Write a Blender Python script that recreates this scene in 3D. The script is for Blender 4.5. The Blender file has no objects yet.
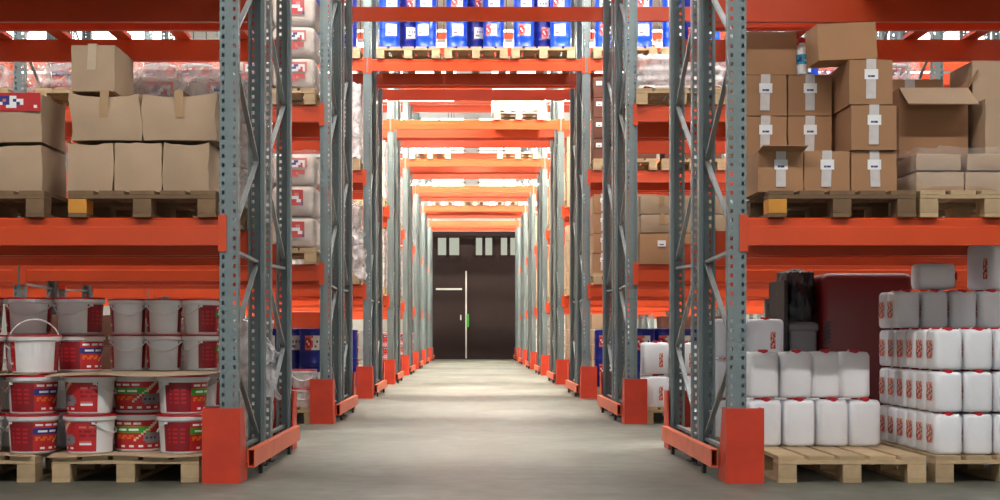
import bpy, bmesh, math, random
from mathutils import Vector, Matrix
R = math.radians
C = bpy.context.scene.collection
rnd = random.Random(7)

# ------------------------------------------------------------------ materials
def lin(c):
    c /= 255.0
    return c / 12.92 if c <= 0.04045 else ((c + 0.055) / 1.055) ** 2.4
def rgb(r, g, b): return (lin(r), lin(g), lin(b), 1.0)

MATS = {}
def mat(name, col, rough=0.5, metal=0.0, var=0.12, scale=6.0, bump=0.0, bscale=40.0, objvar=0.0, coat=0.0):
    m = bpy.data.materials.new(name); m.use_nodes = True
    nt = m.node_tree; bs = nt.nodes['Principled BSDF']
    bs.inputs['Roughness'].default_value = rough
    bs.inputs['Metallic'].default_value = metal
    tc = nt.nodes.new('ShaderNodeTexCoord')
    n = nt.nodes.new('ShaderNodeTexNoise'); n.inputs['Scale'].default_value = scale; n.inputs['Detail'].default_value = 4
    nt.links.new(tc.outputs['Object'], n.inputs['Vector'])
    mr = nt.nodes.new('ShaderNodeMapRange'); mr.inputs[1].default_value = 0.25; mr.inputs[2].default_value = 0.75
    mr.inputs[3].default_value = 1 - var; mr.inputs[4].default_value = 1 + var
    nt.links.new(n.outputs['Fac'], mr.inputs[0])
    val = mr.outputs[0]
    if objvar > 0:
        oi = nt.nodes.new('ShaderNodeObjectInfo')
        m2 = nt.nodes.new('ShaderNodeMapRange'); m2.inputs[3].default_value = 1 - objvar; m2.inputs[4].default_value = 1 + objvar
        nt.links.new(oi.outputs['Random'], m2.inputs[0])
        mu = nt.nodes.new('ShaderNodeMath'); mu.operation = 'MULTIPLY'
        nt.links.new(val, mu.inputs[0]); nt.links.new(m2.outputs[0], mu.inputs[1]); val = mu.outputs[0]
    vm = nt.nodes.new('ShaderNodeVectorMath'); vm.operation = 'SCALE'
    vm.inputs[0].default_value = col[:3]
    nt.links.new(val, vm.inputs['Scale'])
    nt.links.new(vm.outputs[0], bs.inputs['Base Color'])
    if bump > 0:
        n2 = nt.nodes.new('ShaderNodeTexNoise'); n2.inputs['Scale'].default_value = bscale; n2.inputs['Detail'].default_value = 3
        nt.links.new(tc.outputs['Object'], n2.inputs['Vector'])
        b = nt.nodes.new('ShaderNodeBump'); b.inputs['Strength'].default_value = bump; b.inputs['Distance'].default_value = 0.02
        nt.links.new(n2.outputs['Fac'], b.inputs['Height']); nt.links.new(b.outputs[0], bs.inputs['Normal'])
    if coat: bs.inputs['Coat Weight'].default_value = coat
    MATS[name] = m
    return m

def emit_mat(name, col, strength):
    m = bpy.data.materials.new(name); m.use_nodes = True
    nt = m.node_tree; nt.nodes.clear()
    o = nt.nodes.new('ShaderNodeOutputMaterial'); e = nt.nodes.new('ShaderNodeEmission')
    e.inputs[0].default_value = col; e.inputs[1].default_value = strength
    nt.links.new(e.outputs[0], o.inputs[0]); MATS[name] = m
    return m

def film_mat(name, col, alpha):
    m = bpy.data.materials.new(name); m.use_nodes = True
    nt = m.node_tree; bs = nt.nodes['Principled BSDF']
    bs.inputs['Base Color'].default_value = col; bs.inputs['Roughness'].default_value = 0.22
    tc = nt.nodes.new('ShaderNodeTexCoord'); n = nt.nodes.new('ShaderNodeTexNoise'); n.inputs['Scale'].default_value = 9; n.inputs['Detail'].default_value = 5
    n.inputs['Distortion'].default_value = 1.2
    nt.links.new(tc.outputs['Object'], n.inputs['Vector'])
    mr = nt.nodes.new('ShaderNodeMapRange'); mr.inputs[1].default_value = .3; mr.inputs[2].default_value = .7
    mr.inputs[3].default_value = alpha * .5; mr.inputs[4].default_value = alpha * 1.6
    nt.links.new(n.outputs['Fac'], mr.inputs[0]); nt.links.new(mr.outputs[0], bs.inputs['Alpha'])
    b = nt.nodes.new('ShaderNodeBump'); b.inputs['Strength'].default_value = .6; b.inputs['Distance'].default_value = .02
    nt.links.new(n.outputs['Fac'], b.inputs['Height']); nt.links.new(b.outputs[0], bs.inputs['Normal'])
    MATS[name] = m
    return m

mat('galvanised', rgb(120, 134, 136), 0.45, 0.2, 0.13, 5, 0.05, 60)
mat('brace_steel', rgb(150, 158, 158), 0.45, 0.4, 0.12, 6)
mat('orange_paint', rgb(208, 73, 31), 0.38, 0, 0.08, 3, 0.03, 20, objvar=.06)
mat('guard_paint', rgb(200, 58, 30), 0.45, 0, 0.14, 7, 0.04, 20)
mat('rail_paint', rgb(226, 104, 66), 0.4, 0, 0.14, 7)
mat('dark_steel', rgb(38, 38, 38), 0.6, 0.2)
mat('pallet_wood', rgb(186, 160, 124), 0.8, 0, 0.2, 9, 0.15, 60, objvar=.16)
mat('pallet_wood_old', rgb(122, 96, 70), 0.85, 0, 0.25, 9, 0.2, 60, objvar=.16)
mat('ochre_paint', rgb(205, 140, 50), 0.7, 0, .15, 9)
mat('cardboard', rgb(166, 124, 90), 0.85, 0, 0.06, 4, 0.05, 30, objvar=.06)
mat('cardboard_pale', rgb(178, 152, 126), 0.85, 0, 0.07, 4, 0.08, 12, objvar=.05)
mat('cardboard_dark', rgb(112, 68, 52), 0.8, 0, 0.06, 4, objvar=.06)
mat('tape', rgb(208, 202, 200), 0.25, 0, 0.1, 20)
mat('tape_pale', rgb(196, 176, 150), 0.3, 0, 0.08, 20)
mat('tape_brown', rgb(178, 146, 112), 0.25, 0, 0.06, 20)
mat('paper_white', rgb(236, 236, 236), 0.7, 0, 0.03)
mat('white_plastic', rgb(226, 226, 226), 0.38, 0, 0.04, 5, objvar=.03)
mat('jug_plastic', rgb(232, 233, 238), 0.4, 0, 0.05, 8, objvar=.03)
mat('red_plastic', rgb(190, 28, 40), 0.35, 0, 0.06, 5)
mat('blue_drum', rgb(14, 74, 205), 0.28, 0, 0.08, 5, objvar=.12)
mat('navy_drum', rgb(24, 36, 135), 0.3, 0, 0.08, 5, objvar=.12)
mat('bale_paper', rgb(206, 192, 182), 0.75, 0, 0.08, 6, 0.15, 14, objvar=.05)
mat('ink_red', rgb(190, 38, 42), 0.45, 0, 0.05)
mat('ink_dark_red', rgb(138, 22, 34), 0.45, 0, 0.05)
mat('ink_green', rgb(52, 158, 44), 0.45, 0, 0.05)
mat('ink_blue', rgb(44, 50, 130), 0.45, 0, 0.05)
mat('ink_grey', rgb(128, 124, 130), 0.45, 0, 0.05)
mat('ink_beige', rgb(226, 200, 168), 0.45, 0, 0.05)
mat('ink_orange', rgb(232, 110, 30), 0.45, 0, 0.05)
mat('ink_pink', rgb(212, 112, 108), 0.5, 0, 0.05)
mat('ink_black', rgb(60, 50, 50), 0.5, 0, 0.05)
mat('ink_cyan', rgb(40, 150, 190), 0.5, 0, 0.05)
mat('machine_red', rgb(98, 4, 7), 0.4, 0, 0.06, 5)
mat('black_plastic', rgb(18, 19, 22), 0.38, 0, 0.1, 12, 0.2, 9)
mat('grey_plastic', rgb(110, 112, 116), 0.4)
mat('door_paint', rgb(40, 23, 21), 0.85, 0, 0.12, 3)
mat('wall_paint', rgb(190, 188, 182), 0.8, 0, 0.04, 1)
mat('ceiling_paint', rgb(205, 203, 200), 0.8, 0, 0.04, 1)
mat('seal_white', rgb(205, 205, 200), 0.5)
mat('bin_orange', rgb(205, 78, 36), 0.5)
film_mat('film', rgb(232, 226, 226), 0.30)
film_mat('film_thin', rgb(232, 228, 228), 0.12)
film_mat('film_dense', rgb(236, 232, 232), 0.62)
emit_mat('skylight', (.97, 0.98, 1.0, 1), 7.0)
emit_mat('lamp', (1.0, 0.94, 0.77, 1), 320.0)
emit_mat('lamp_low', (1.0, 0.95, 0.88, 1), 110.0)
emit_mat('lamp_cool', (1.0, 0.97, 0.93, 1), 200.0)
emit_mat('gate_fill_glow', (.90, .96, 1.0, 1), 3.5)
emit_mat('daylight_pane', (1.0, 0.96, 0.9, 1), 6.0)
emit_mat('door_pane', (0.80, 0.82, 0.66, 1), 0.95)

def floor_mat():
    m = bpy.data.materials.new('concrete_floor'); m.use_nodes = True
    nt = m.node_tree; bs = nt.nodes['Principled BSDF']; L = nt.links.new
    tc = nt.nodes.new('ShaderNodeTexCoord')
    def noise(s, d, dist=0, sc=None):
        n = nt.nodes.new('ShaderNodeTexNoise'); n.inputs['Scale'].default_value = s; n.inputs['Detail'].default_value = d; n.inputs['Distortion'].default_value = dist
        if sc:
            mp = nt.nodes.new('ShaderNodeMapping'); mp.inputs['Scale'].default_value = sc
            L(tc.outputs['Object'], mp.inputs[0]); L(mp.outputs[0], n.inputs['Vector'])
        else: L(tc.outputs['Object'], n.inputs['Vector'])
        return n
    a = noise(0.55, 6, .6); b = noise(7, 6); c = noise(0.9, 5, 1.5, (1, .35, 1)); d = noise(60, 3)
    r1 = nt.nodes.new('ShaderNodeValToRGB')
    r1.color_ramp.elements[0].position = .34; r1.color_ramp.elements[0].color = rgb(86, 87, 78)
    r1.color_ramp.elements[1].position = .66; r1.color_ramp.elements[1].color = rgb(124, 125, 116)
    L(a.outputs['Fac'], r1.inputs[0])
    r2 = nt.nodes.new('ShaderNodeValToRGB')
    r2.color_ramp.elements[0].position = .30; r2.color_ramp.elements[0].color = (.62, .61, .58, 1)
    r2.color_ramp.elements[1].position = .62; r2.color_ramp.elements[1].color = (1, 1, 1, 1)
    L(c.outputs['Fac'], r2.inputs[0])
    r3 = nt.nodes.new('ShaderNodeValToRGB')
    r3.color_ramp.elements[0].position = .3; r3.color_ramp.elements[0].color = (.74, .74, .72, 1)
    r3.color_ramp.elements[1].position = .7; r3.color_ramp.elements[1].color = (1.10, 1.10, 1.09, 1)
    L(b.outputs['Fac'], r3.inputs[0])
    m1 = nt.nodes.new('ShaderNodeMix'); m1.data_type = 'RGBA'; m1.blend_type = 'MULTIPLY'; m1.inputs[0].default_value = .75
    L(r1.outputs[0], m1.inputs[6]); L(r2.outputs[0], m1.inputs[7])
    m2 = nt.nodes.new('ShaderNodeMix'); m2.data_type = 'RGBA'; m2.blend_type = 'MULTIPLY'; m2.inputs[0].default_value = 1
    L(m1.outputs[2], m2.inputs[6]); L(r3.outputs[0], m2.inputs[7])
    L(m2.outputs[2], bs.inputs['Base Color'])
    bs.inputs['Roughness'].default_value = .5; bs.inputs['Specular IOR Level'].default_value = .35
    bp = nt.nodes.new('ShaderNodeBump'); bp.inputs['Strength'].default_value = .12; bp.inputs['Distance'].default_value = .01
    L(d.outputs['Fac'], bp.inputs['Height']); L(bp.outputs[0], bs.inputs['Normal'])
    MATS['concrete_floor'] = m
floor_mat()

# ------------------------------------------------------------------ mesh builder
class MB:
    def __init__(s): s.v = []; s.f = []; s.m = []; s.mats = []
    def mi(s, name):
        if name not in s.mats: s.mats.append(name)
        return s.mats.index(name)
    def add(s, vs, fs, m, M=None):
        o = len(s.v); k = s.mi(m)
        for p in vs:
            p = Vector(p)
            s.v.append(tuple(M @ p if M else p))
        for f in fs: s.f.append([i + o for i in f]); s.m.append(k)
        return s
    def box(s, x0, x1, y0, y1, z0, z1, m, M=None):
        vs = [(x, y, z) for z in (z0, z1) for y in (y0, y1) for x in (x0, x1)]
        return s.add(vs, [(0, 2, 3, 1), (4, 5, 7, 6), (0, 1, 5, 4), (2, 6, 7, 3), (0, 4, 6, 2), (1, 3, 7, 5)], m, M)
    def quad(s, a, b, c, d, m): return s.add([a, b, c, d], [(0, 1, 2, 3)], m)
    def bar(s, p, q, w, t, m):
        p, q = Vector(p), Vector(q); d = q - p; L = d.length
        M = Matrix.Translation(p) @ d.to_track_quat('X', 'Z').to_matrix().to_4x4()
        return s.box(0, L, -w / 2, w / 2, -t / 2, t / 2, m, M)
    def lathe(s, prof, n, m, M=None):
        vs = []; fs = []
        for (r, z) in prof:
            for i in range(n):
                a = 2 * math.pi * i / n
                vs.append((r * math.cos(a), r * math.sin(a), z))
        for j in range(len(prof) - 1):
            for i in range(n):
                i2 = (i + 1) % n
                fs.append((j * n + i, j * n + i2, (j + 1) * n + i2, (j + 1) * n + i))
        fs.append(tuple(range(n - 1, -1, -1)))
        k = (len(prof) - 1) * n
        fs.append(tuple(range(k, k + n)))
        return s.add(vs, fs, m, M)
    def loft(s, rings, m, M=None):
        n = len(rings[0]); vs = [p for r in rings for p in r]; fs = []
        for j in range(len(rings) - 1):
            for i in range(n):
                i2 = (i + 1) % n
                fs.append((j * n + i, j * n + i2, (j + 1) * n + i2, (j + 1) * n + i))
        fs.append(tuple(range(n - 1, -1, -1))); k = (len(rings) - 1) * n
        fs.append(tuple(range(k, k + n)))
        return s.add(vs, fs, m, M)
    def tube(s, pts, r, m, n=6):
        pts = [Vector(p) for p in pts]; rings = []
        for i, p in enumerate(pts):
            d = (pts[min(i + 1, len(pts) - 1)] - pts[max(i - 1, 0)]).normalized()
            q = d.to_track_quat('Z', 'Y')
            rings.append([p + q @ Vector((r * math.cos(2 * math.pi * k / n), r * math.sin(2 * math.pi * k / n), 0)) for k in range(n)])
        return s.loft(rings, m)
    def mesh(s, name, smooth=False, bevel=0.0, angle=40):
        me = bpy.data.meshes.new(name); me.from_pydata(s.v, [], s.f)
        for m in s.mats: me.materials.append(MATS[m])
        me.polygons.foreach_set('material_index', s.m)
        if bevel > 0:
            bm = bmesh.new(); bm.from_mesh(me)
            bmesh.ops.recalc_face_normals(bm, faces=bm.faces)
            bmesh.ops.bevel(bm, geom=list(bm.edges), offset=bevel, segments=2, affect='EDGES', profile=.6, clamp_overlap=True)
            bm.to_mesh(me); bm.free()
        if smooth:
            me.polygons.foreach_set('use_smooth', [True] * len(me.polygons))
            me.set_sharp_from_angle(angle=R(angle))
        me.update()
        return me

# ------------------------------------------------------------------ objects
def link(name, me, parent=None, loc=(0, 0, 0), rz=0):
    o = bpy.data.objects.new(name, me); C.objects.link(o)
    o.location = loc; o.rotation_euler = (0, 0, rz) if not isinstance(rz, tuple) else rz
    if parent: o.parent = parent
    return o
def tag(o, label, cat, group=None, kind=None):
    o['label'] = label; o['category'] = cat
    if group: o['group'] = group
    if cat == 'rack beam': kind = 'thing'
    if kind: o['kind'] = kind
    return o
def struct(name, mb, parent=None, **k):
    o = link(name, mb.mesh(name, **k), parent)
    if not parent: o['kind'] = 'structure'
    return o
def inst(kind, proto, label, cat, loc, rz=0, group=None, skip=()):
    """proto: a mesh, or a list of (part name, mesh, location, rotation, [sub-parts], part label)"""
    if not isinstance(proto, list):
        return tag(link(kind, proto, None, loc, rz), label, cat, group)
    t = tag(link(kind, None, None, loc, rz), label, cat, group)
    for p in proto:
        if p[0] in skip: continue
        o = link(p[0], p[1], t, p[2] if len(p) > 2 else (0, 0, 0), p[3] if len(p) > 3 else 0)
        if len(p) > 5 and p[5]: o['label'] = p[5]
        for q in (p[4] if len(p) > 4 else []): link(q[0], q[1], o, q[2] if len(q) > 2 else (0, 0, 0))
    return t

# ------------------------------------------------------------------ camera model
CX, CZ, F = -0.06, 0.80, 1475.0
def PX(px, y): return (px - 472) * y / F + CX
def PZ(py, y): return CZ + (335 - py) * y / F

# ------------------------------------------------------------------ printed patches
INK = {'R': 'ink_red', 'D': 'ink_dark_red', 'G': 'ink_green', 'B': 'ink_blue', 'g': 'ink_grey', 'b': 'ink_beige', 'o': 'ink_orange',
       'W': 'paper_white', 'P': 'ink_pink', 'K': 'ink_black', 'C': 'ink_cyan', 'Y': 'white_plastic'}
def art_flat(name, w, h, art, M=None):
    mb = MB(); nr, nc = len(art), len(art[0])
    for j, row in enumerate(art):
        for i, ch in enumerate(row):
            if ch == ' ': continue
            x0, x1 = -w / 2 + w * i / nc, -w / 2 + w * (i + 1) / nc
            z1, z0 = h / 2 - h * j / nr, h / 2 - h * (j + 1) / nr
            mb.add([(x0, 0, z0), (x1, 0, z0), (x1, 0, z1), (x0, 0, z1)], [(0, 1, 2, 3)], INK[ch], M)
    return mb.mesh(name)
def art_round(name, r0, r1, z0, z1, arc, art, start=-90):
    """wrap art (left to right) round a cone, centred on angle start"""
    mb = MB(); nr, nc = len(art), len(art[0])
    def P(u, w):
        a = R(start - arc / 2 + arc * u); t = (w - z0) / (z1 - z0); r = r0 + (r1 - r0) * t
        return (r * math.cos(a), r * math.sin(a), w)
    for j, row in enumerate(art):
        za, zb = z1 - (z1 - z0) * (j + 1) / nr, z1 - (z1 - z0) * j / nr
        for i, ch in enumerate(row):
            u0, u1 = i / nc, (i + 1) / nc
            mb.add([P(u0, za), P(u1, za), P(u1, zb), P(u0, zb)], [(0, 1, 2, 3)], INK[ch])
    return mb.mesh(name)

def bucket_art(band):
    rows = []
    W, H = 42, 14
    for j in range(H):
        r = ''
        for i in range(W):
            ch = 'R'
            if i < 11: ch = 'D'
            if 11 <= i < 13: ch = 'R'
            if i < 10 and i > 1 and j in (3, 5, 7, 9) and (i * 7 + j * 3) % 3: ch = 'R'
            if 12 <= i <= 23 and j == 1 and (i * 5 + j) % 4 != 0: ch = 'W'
            if 11 <= i <= 26 and 3 <= j <= 5: ch = band
            if 12 <= i <= 22 and j == 4 and (i * 3) % 5 not in (1,): ch = 'W'
            if 12 <= i <= 20 and j in (7, 8): ch = 'o' if (i + j) % 3 else 'R'
            if 24 <= i <= 32 and 5 <= j <= 10 and (i - 28) ** 2 / 20 + (j - 8) ** 2 / 9 < 1: ch = 'g'
            if 25 <= i <= 30 and j == 8 and i % 2: ch = 'K'
            d = i + 1.1 * j
            if 29.0 <= d <= 30.4 and 0 <= j <= 9: ch = 'b'
            if i > 12 and i < 34 and j == 12 and (i // 2) % 2: ch = 'W'
            if i > 34 and j in (9, 10) and i < 40: ch = 'W' if j == 10 else 'P'
            if i > 34 and j in (2, 4, 6) and (i * 3 + j) % 4: ch = 'P' if j == 2 else 'D'
            r += ch
        rows.append(r)
    return rows

# ------------------------------------------------------------------ prototypes: bucket
def bucket(R0, H, band, lidcol='red_plastic'):
    rb = R0 * .87; zt = H - .034
    b = MB(); b.lathe([(rb * .93, 0), (rb, .008), (R0 * .955, zt), (R0 * .985, zt + .001), (R0 * 1.03, zt + .003), (R0 * 1.035, zt + .008), (R0 * 1.035, H - .011), (R0 * .97, H - .0105)], 36, 'white_plastic')
    l = MB(); l.lathe([(R0 * 1.0, H - .0108), (R0 * 1.045, H - .0105), (R0 * 1.045, H - .003), (R0 * 1.02, H), (R0 * .93, H), (R0 * .91, H - .004)], 36, lidcol)
    pr = [('body', b.mesh('bucket_body', True)), ('lid', l.mesh('bucket_lid', True))]
    if band:
        f = lambda z: rb + (R0 * .955 - rb) * (z - .008) / (zt - .008) + .0012
        pr.append(('label', art_round('bucket_label', f(.014), f(zt - .006), .014, zt - .006, 252, bucket_art(band))))
    # handle: sags round the unlabelled side (angle 90 = +y in the proto)
    h = MB(); pts = []
    for i in range(15):
        t = i / 14; a = R(90 - 62 + 124 * t)
        z = zt - .012 - .055 * math.sin(math.pi * t)
        rr = rb + (R0 * .955 - rb) * z / zt + .008 + .004 * math.sin(math.pi * t)
        pts.append((rr * math.cos(a), rr * math.sin(a), z))
    h.tube(pts, .0042, 'white_plastic')
    for p in (pts[0], pts[-1]):
        h.lathe([(.011, -.006), (.011, .006)], 10, 'white_plastic', Matrix.Translation(p))
    pr.append(('handle', h.mesh('bucket_handle', True)))
    return pr
BG, BB, BW = bucket(.14, .215, 'G'), bucket(.14, .215, 'B'), bucket(.1125, .216, 'G')
BM = bucket(.115, .17, None)
for i, p in enumerate(BM):
    pass
BUCKET_FAR = bucket(.14, .24, 'B')

# ------------------------------------------------------------------ prototypes: pallet
def pallet_proto(wood='pallet_wood'):
    W, D = .8, 1.2
    pr = []; ochre = MB().box(-.05, .05, .002, .143, .0225, .0995, 'ochre_paint').mesh('pallet_block', False, .003)
    me = MB().box(-.069, .069, 0, D, .122, .144, wood).mesh('pallet_deck_board', False, .002)
    for x in (-.331, -.1655, 0, .1655, .331): pr.append(('deck_board', me, (x, 0, 0)))
    me = MB().box(-W / 2, W / 2, 0, .145, .10, .1215, wood).mesh('pallet_cross_board', False, .002)
    for y in (0, .5275, 1.055): pr.append(('cross_board', me, (0, y, 0)))
    me = MB().box(-.05, .05, .002, .143, .0225, .0995, wood).mesh('pallet_block', False, .003)
    for y in (0, .5275, 1.055):
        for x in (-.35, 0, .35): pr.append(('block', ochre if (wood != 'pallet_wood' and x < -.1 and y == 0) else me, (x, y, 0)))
    me = MB().box(-.05, .05, 0, D, 0, .022, wood).mesh('pallet_skid', False, .002)
    for x in (-.35, 0, .35): pr.append(('skid_board', me, (x, 0, 0)))
    return pr
PALLET = pallet_proto()
PALLET_OLD = pallet_proto('pallet_wood_old')
def pallet_far():
    mb = MB()
    for x in (-.35, -.18, 0, .18, .35): mb.box(x - .05, x + .05, 0, 1.2, .122, .144, 'pallet_wood')
    for y in (0, .5275, 1.055):
        mb.box(-.4, .4, y, y + .145, .1, .122, 'pallet_wood')
        for x in (-.35, 0, .35): mb.box(x - .05, x + .05, y, y + .145, .022, .1, 'pallet_wood')
    for x in (-.35, 0, .35): mb.box(x - .05, x + .05, 0, 1.2, 0, .022, 'pallet_wood')
    return mb.mesh('pallet_small')
PALLET_FAR = pallet_far()
def pallet(x, y, z, where, far=False, old=False):
    return inst('pallet', PALLET_FAR if far else PALLET_OLD if old else PALLET, 'wooden pallet ' + where, 'pallet', (x, y, z), 0, 'wooden pallets on the racks and floor')

# ------------------------------------------------------------------ prototypes: carton
def soft_box(w, d, h, m, seed, bulge=.006, n=5, crush=.006, sag=0.0):
    r = random.Random(seed)
    bm = bmesh.new(); bmesh.ops.create_cube(bm, size=1)
    bmesh.ops.subdivide_edges(bm, edges=list(bm.edges), cuts=n, use_grid_fill=True)
    off = {}
    for v in bm.verts:
        x, y, z = v.co * 2
        k = (round(x, 3), round(y, 3), round(z, 3))
        p = Vector((x * w / 2, y * d / 2, z * h / 2 + h / 2))
        bx, by, bz = 1 - x * x, 1 - y * y, 1 - z * z
        if abs(y) > .99: p.y += math.copysign(bulge * bx * bz, y)
        if abs(x) > .99: p.x += math.copysign(bulge * by * bz, x)
        if z > .99: p.z += (bulge * bx * by - bulge) * .6
        p += Vector((r.uniform(-1, 1), r.uniform(-1, 1), 0)) * crush * .3
        if z > .99: p.z -= r.uniform(0, crush) * .6
        if z > .3: p.z -= sag * bx * z
        if sag: p.y += .5 * sag * math.sin(3 * x + seed) * z; p.x += .35 * sag * math.sin(2.5 * z + seed * 2) 
        v.co = p
    me = bpy.data.meshes.new('carton_body'); bm.to_mesh(me); bm.free()
    me.materials.append(MATS[m])
    me.polygons.foreach_set('use_smooth', [True] * len(me.polygons)); me.set_sharp_from_angle(angle=R(50))
    return me
LAB = ["WWWWWWWW", "WWWWWWWW", "WWWWWWWW", "WWBgBBWW", "WWWWWWWW"]
TAPE_CACHE = {}
def carton_proto(w, d, h, m='cardboard', seed=0, tape=None, label=False, bulge=.006, tx=0.0, print_art=None, sag=0.0, crush=.006):
    pr = [('body', soft_box(w, d, h, m, seed, bulge, crush=crush, sag=sag))]
    r = random.Random(seed * 3 + 1)
    if tape:
        mb = MB(); tw = .027 if tape == 'tape' else .024; lean = r.uniform(-.008, .008); e = -d / 2 - bulge - .004
        L0 = h * (.12 if tape == 'tape' else .45)
        mb.add([(tx - tw + lean, e, L0), (tx + tw + lean, e, L0), (tx + tw, e, h), (tx - tw, e, h)], [(0, 1, 2, 3)], tape)
        mb.add([(tx - tw, e, h), (tx + tw, e, h), (tx + tw, d / 2, h + .0015), (tx - tw, d / 2, h + .0015)], [(0, 1, 2, 3)], tape)
        pr.append(('tape', mb.mesh('carton_tape')))
    if label:
        pr.append(('label', art_flat('carton_label', .075, .055, LAB), (tx, -d / 2 - bulge - .0055, h * .66)))
    if print_art:
        art, pw, ph, pz = print_art
        pr.append(('print', art_flat('carton_print', pw, ph, art), (0, -d / 2 - bulge - .004, pz)))
    return pr

# ------------------------------------------------------------------ prototypes: canister
def ring(w, d, z, n=3.6, k=28, cx=0, cy=0):
    out = []
    for i in range(k):
        a = 2 * math.pi * i / k; c, s = math.cos(a), math.sin(a)
        out.append((cx + w / 2 * math.copysign(abs(c) ** (2 / n), c), cy + d / 2 * math.copysign(abs(s) ** (2 / n), s), z))
    return out
JL = ["PbPbPb", "gPbDPb", "PPbPRP", "bKPgbP", "PPbgPK", "PbRKPb", "gDPbPP", "PRbPRP", "bRPPRb"]
def canister(w, d, h, lab='side'):
    b = MB()
    hb = h * .945
    b.loft([ring(w * .88, d * .88, 0), ring(w * .97, d * .97, .005), ring(w, d, .018, 4.5), ring(w * .985, d * .985, hb * .5, 5), ring(w, d, hb * .9, 4.5),
            ring(w * .97, d * .97, hb * .96), ring(w * .88, d * .88, hb), ring(w * .6, d * .7, hb + .002)], 'jug_plastic')
    pr = [('body', b.mesh('canister_body', True, angle=60))]
    hd = MB(); pts = []
    for i in range(9):
        t = i / 8; y = -d * .04 + d * .40 * t
        pts.append((0, y, hb - .004 + (h - hb - .006) * min(1, 2.2 * math.sin(math.pi * t))))
    hd.tube(pts, .009, 'jug_plastic', 8)
    pr.append(('handle', hd.mesh('canister_handle', True)))
    c = MB(); c.lathe([(.030, hb - .012), (.030, h - .004), (.027, h - .0005), (.01, h - .0002)], 16, 'red_plastic', Matrix.Translation((0, -d * .32, 0)))
    pr.append(('cap', c.mesh('canister_cap', True), (0, 0, 0), 0, [], 'red screw cap'))
    if lab:
        if lab == 'side':
            M = Matrix.Translation((-w / 2 - .002, 0, h * .48)) @ Matrix.Rotation(R(-90), 4, 'Z')
            me = art_flat('canister_label', d * .58, h * .44, JL, M)
        else:
            M = Matrix.Translation((w * .18, -d / 2 - .002, h * .42)); me = art_flat('canister_label', w * .13, h * .42, [r[1:5] for r in JL], M)
        pr.append(('label', me))
    return pr
JUG = canister(.190, .20, .2843, None)
JUGL = canister(.160, .188, .232, 'side')
JUGM = canister(.25, .22, .30, 'front')
JUGS = canister(.245, .22, .256, 'front')

# ------------------------------------------------------------------ prototypes: drum
DL1 = ["WWWWWWWWW", "WWWWWWWWW", "WWgWgWgWW", "WWWWWWWWW", "WgggWWWgW", "WWWWWWWWW"]
DL2 = ["PPPPPWWWW", "RRRPWWWWW", "RWRRPWWKW", "RRWRPWWWW", "PRRPPWgWW", "PPPPWWWWW"]
def drum(r, h, m, art):
    b = MB()
    prof = [(r * .95, 0), (r * .98, .004), (r * .98, .012), (r * .955, .018)]
    for k in (.34, .66):
        prof += [(r * .955, h * k - .012), (r * .985, h * k), (r * .955, h * k + .012)]
    prof += [(r * .955, h - .035), (r * .955, h - .03)]
    b.lathe(prof, 28, m)
    l = MB(); l.lathe([(r * .97, h - .03), (r * 1.0, h - .026), (r * 1.0, h - .004), (r * .96, h), (r * .93, h - .008)], 28, m)
    pr = [('body', b.mesh('drum_body', True)), ('lid', l.mesh('drum_lid', True))]
    if art: pr.append(('label', art_round('drum_label', r * .99, r * .99, h * .40, h * .80, 62, art)))
    return pr
DRUM = [drum(.14, .36, 'blue_drum', DL1), drum(.14, .36, 'blue_drum', DL2), drum(.14, .36, 'navy_drum', DL1), drum(.14, .36, 'navy_drum', DL2)]

# ------------------------------------------------------------------ prototypes: bale and film
BALE_ART = ["  PPPPPPPPP ", "  PWWBBWWWP ", "  PWBBWWRWP ", "  PWWWWRRWP ", "            ", " RRRRRRRRR  ", " RPRRRPRRR  ", " RRRRRR     "]
BALE_ART2 = [" RRRRRRRRR  ", " RRRRRPPRR  ", " RRWWWWWRR  ", " RWWRRRWWR  ", " BRRRRRRRB  ", "            "]
def bale(w, d, h, art, seed):
    r = random.Random(seed); bm = bmesh.new(); bmesh.ops.create_cube(bm, size=2)
    bmesh.ops.subdivide_edges(bm, edges=list(bm.edges), cuts=7, use_grid_fill=True)
    for v in bm.verts:
        c = v.co; n = 7.0
        q = (abs(c.x) ** n + abs(c.y) ** n + abs(c.z) ** n) ** (1 / n)
        p = c / q
        wob = 1 + .012 * math.sin(p.x * 5 + seed) * math.cos(p.y * 4 + seed * 2) + r.uniform(-.006, .006)
        v.co = Vector((p.x * w / 2 * wob, p.y * d / 2 * wob, (p.z * h / 2) + h / 2))
    me = bpy.data.meshes.new('bale_body'); bm.to_mesh(me); bm.free(); me.materials.append(MATS['bale_paper'])
    me.polygons.foreach_set('use_smooth', [True] * len(me.polygons))
    return [('body', me), ('print', art_flat('bale_print', w * .6, h * .6, art), (w * .05, -d / 2 - .012, h * .54))]
BALES = [bale(.395, .55, .285, BALE_ART, 1), bale(.395, .55, .285, BALE_ART2, 2)]

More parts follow.
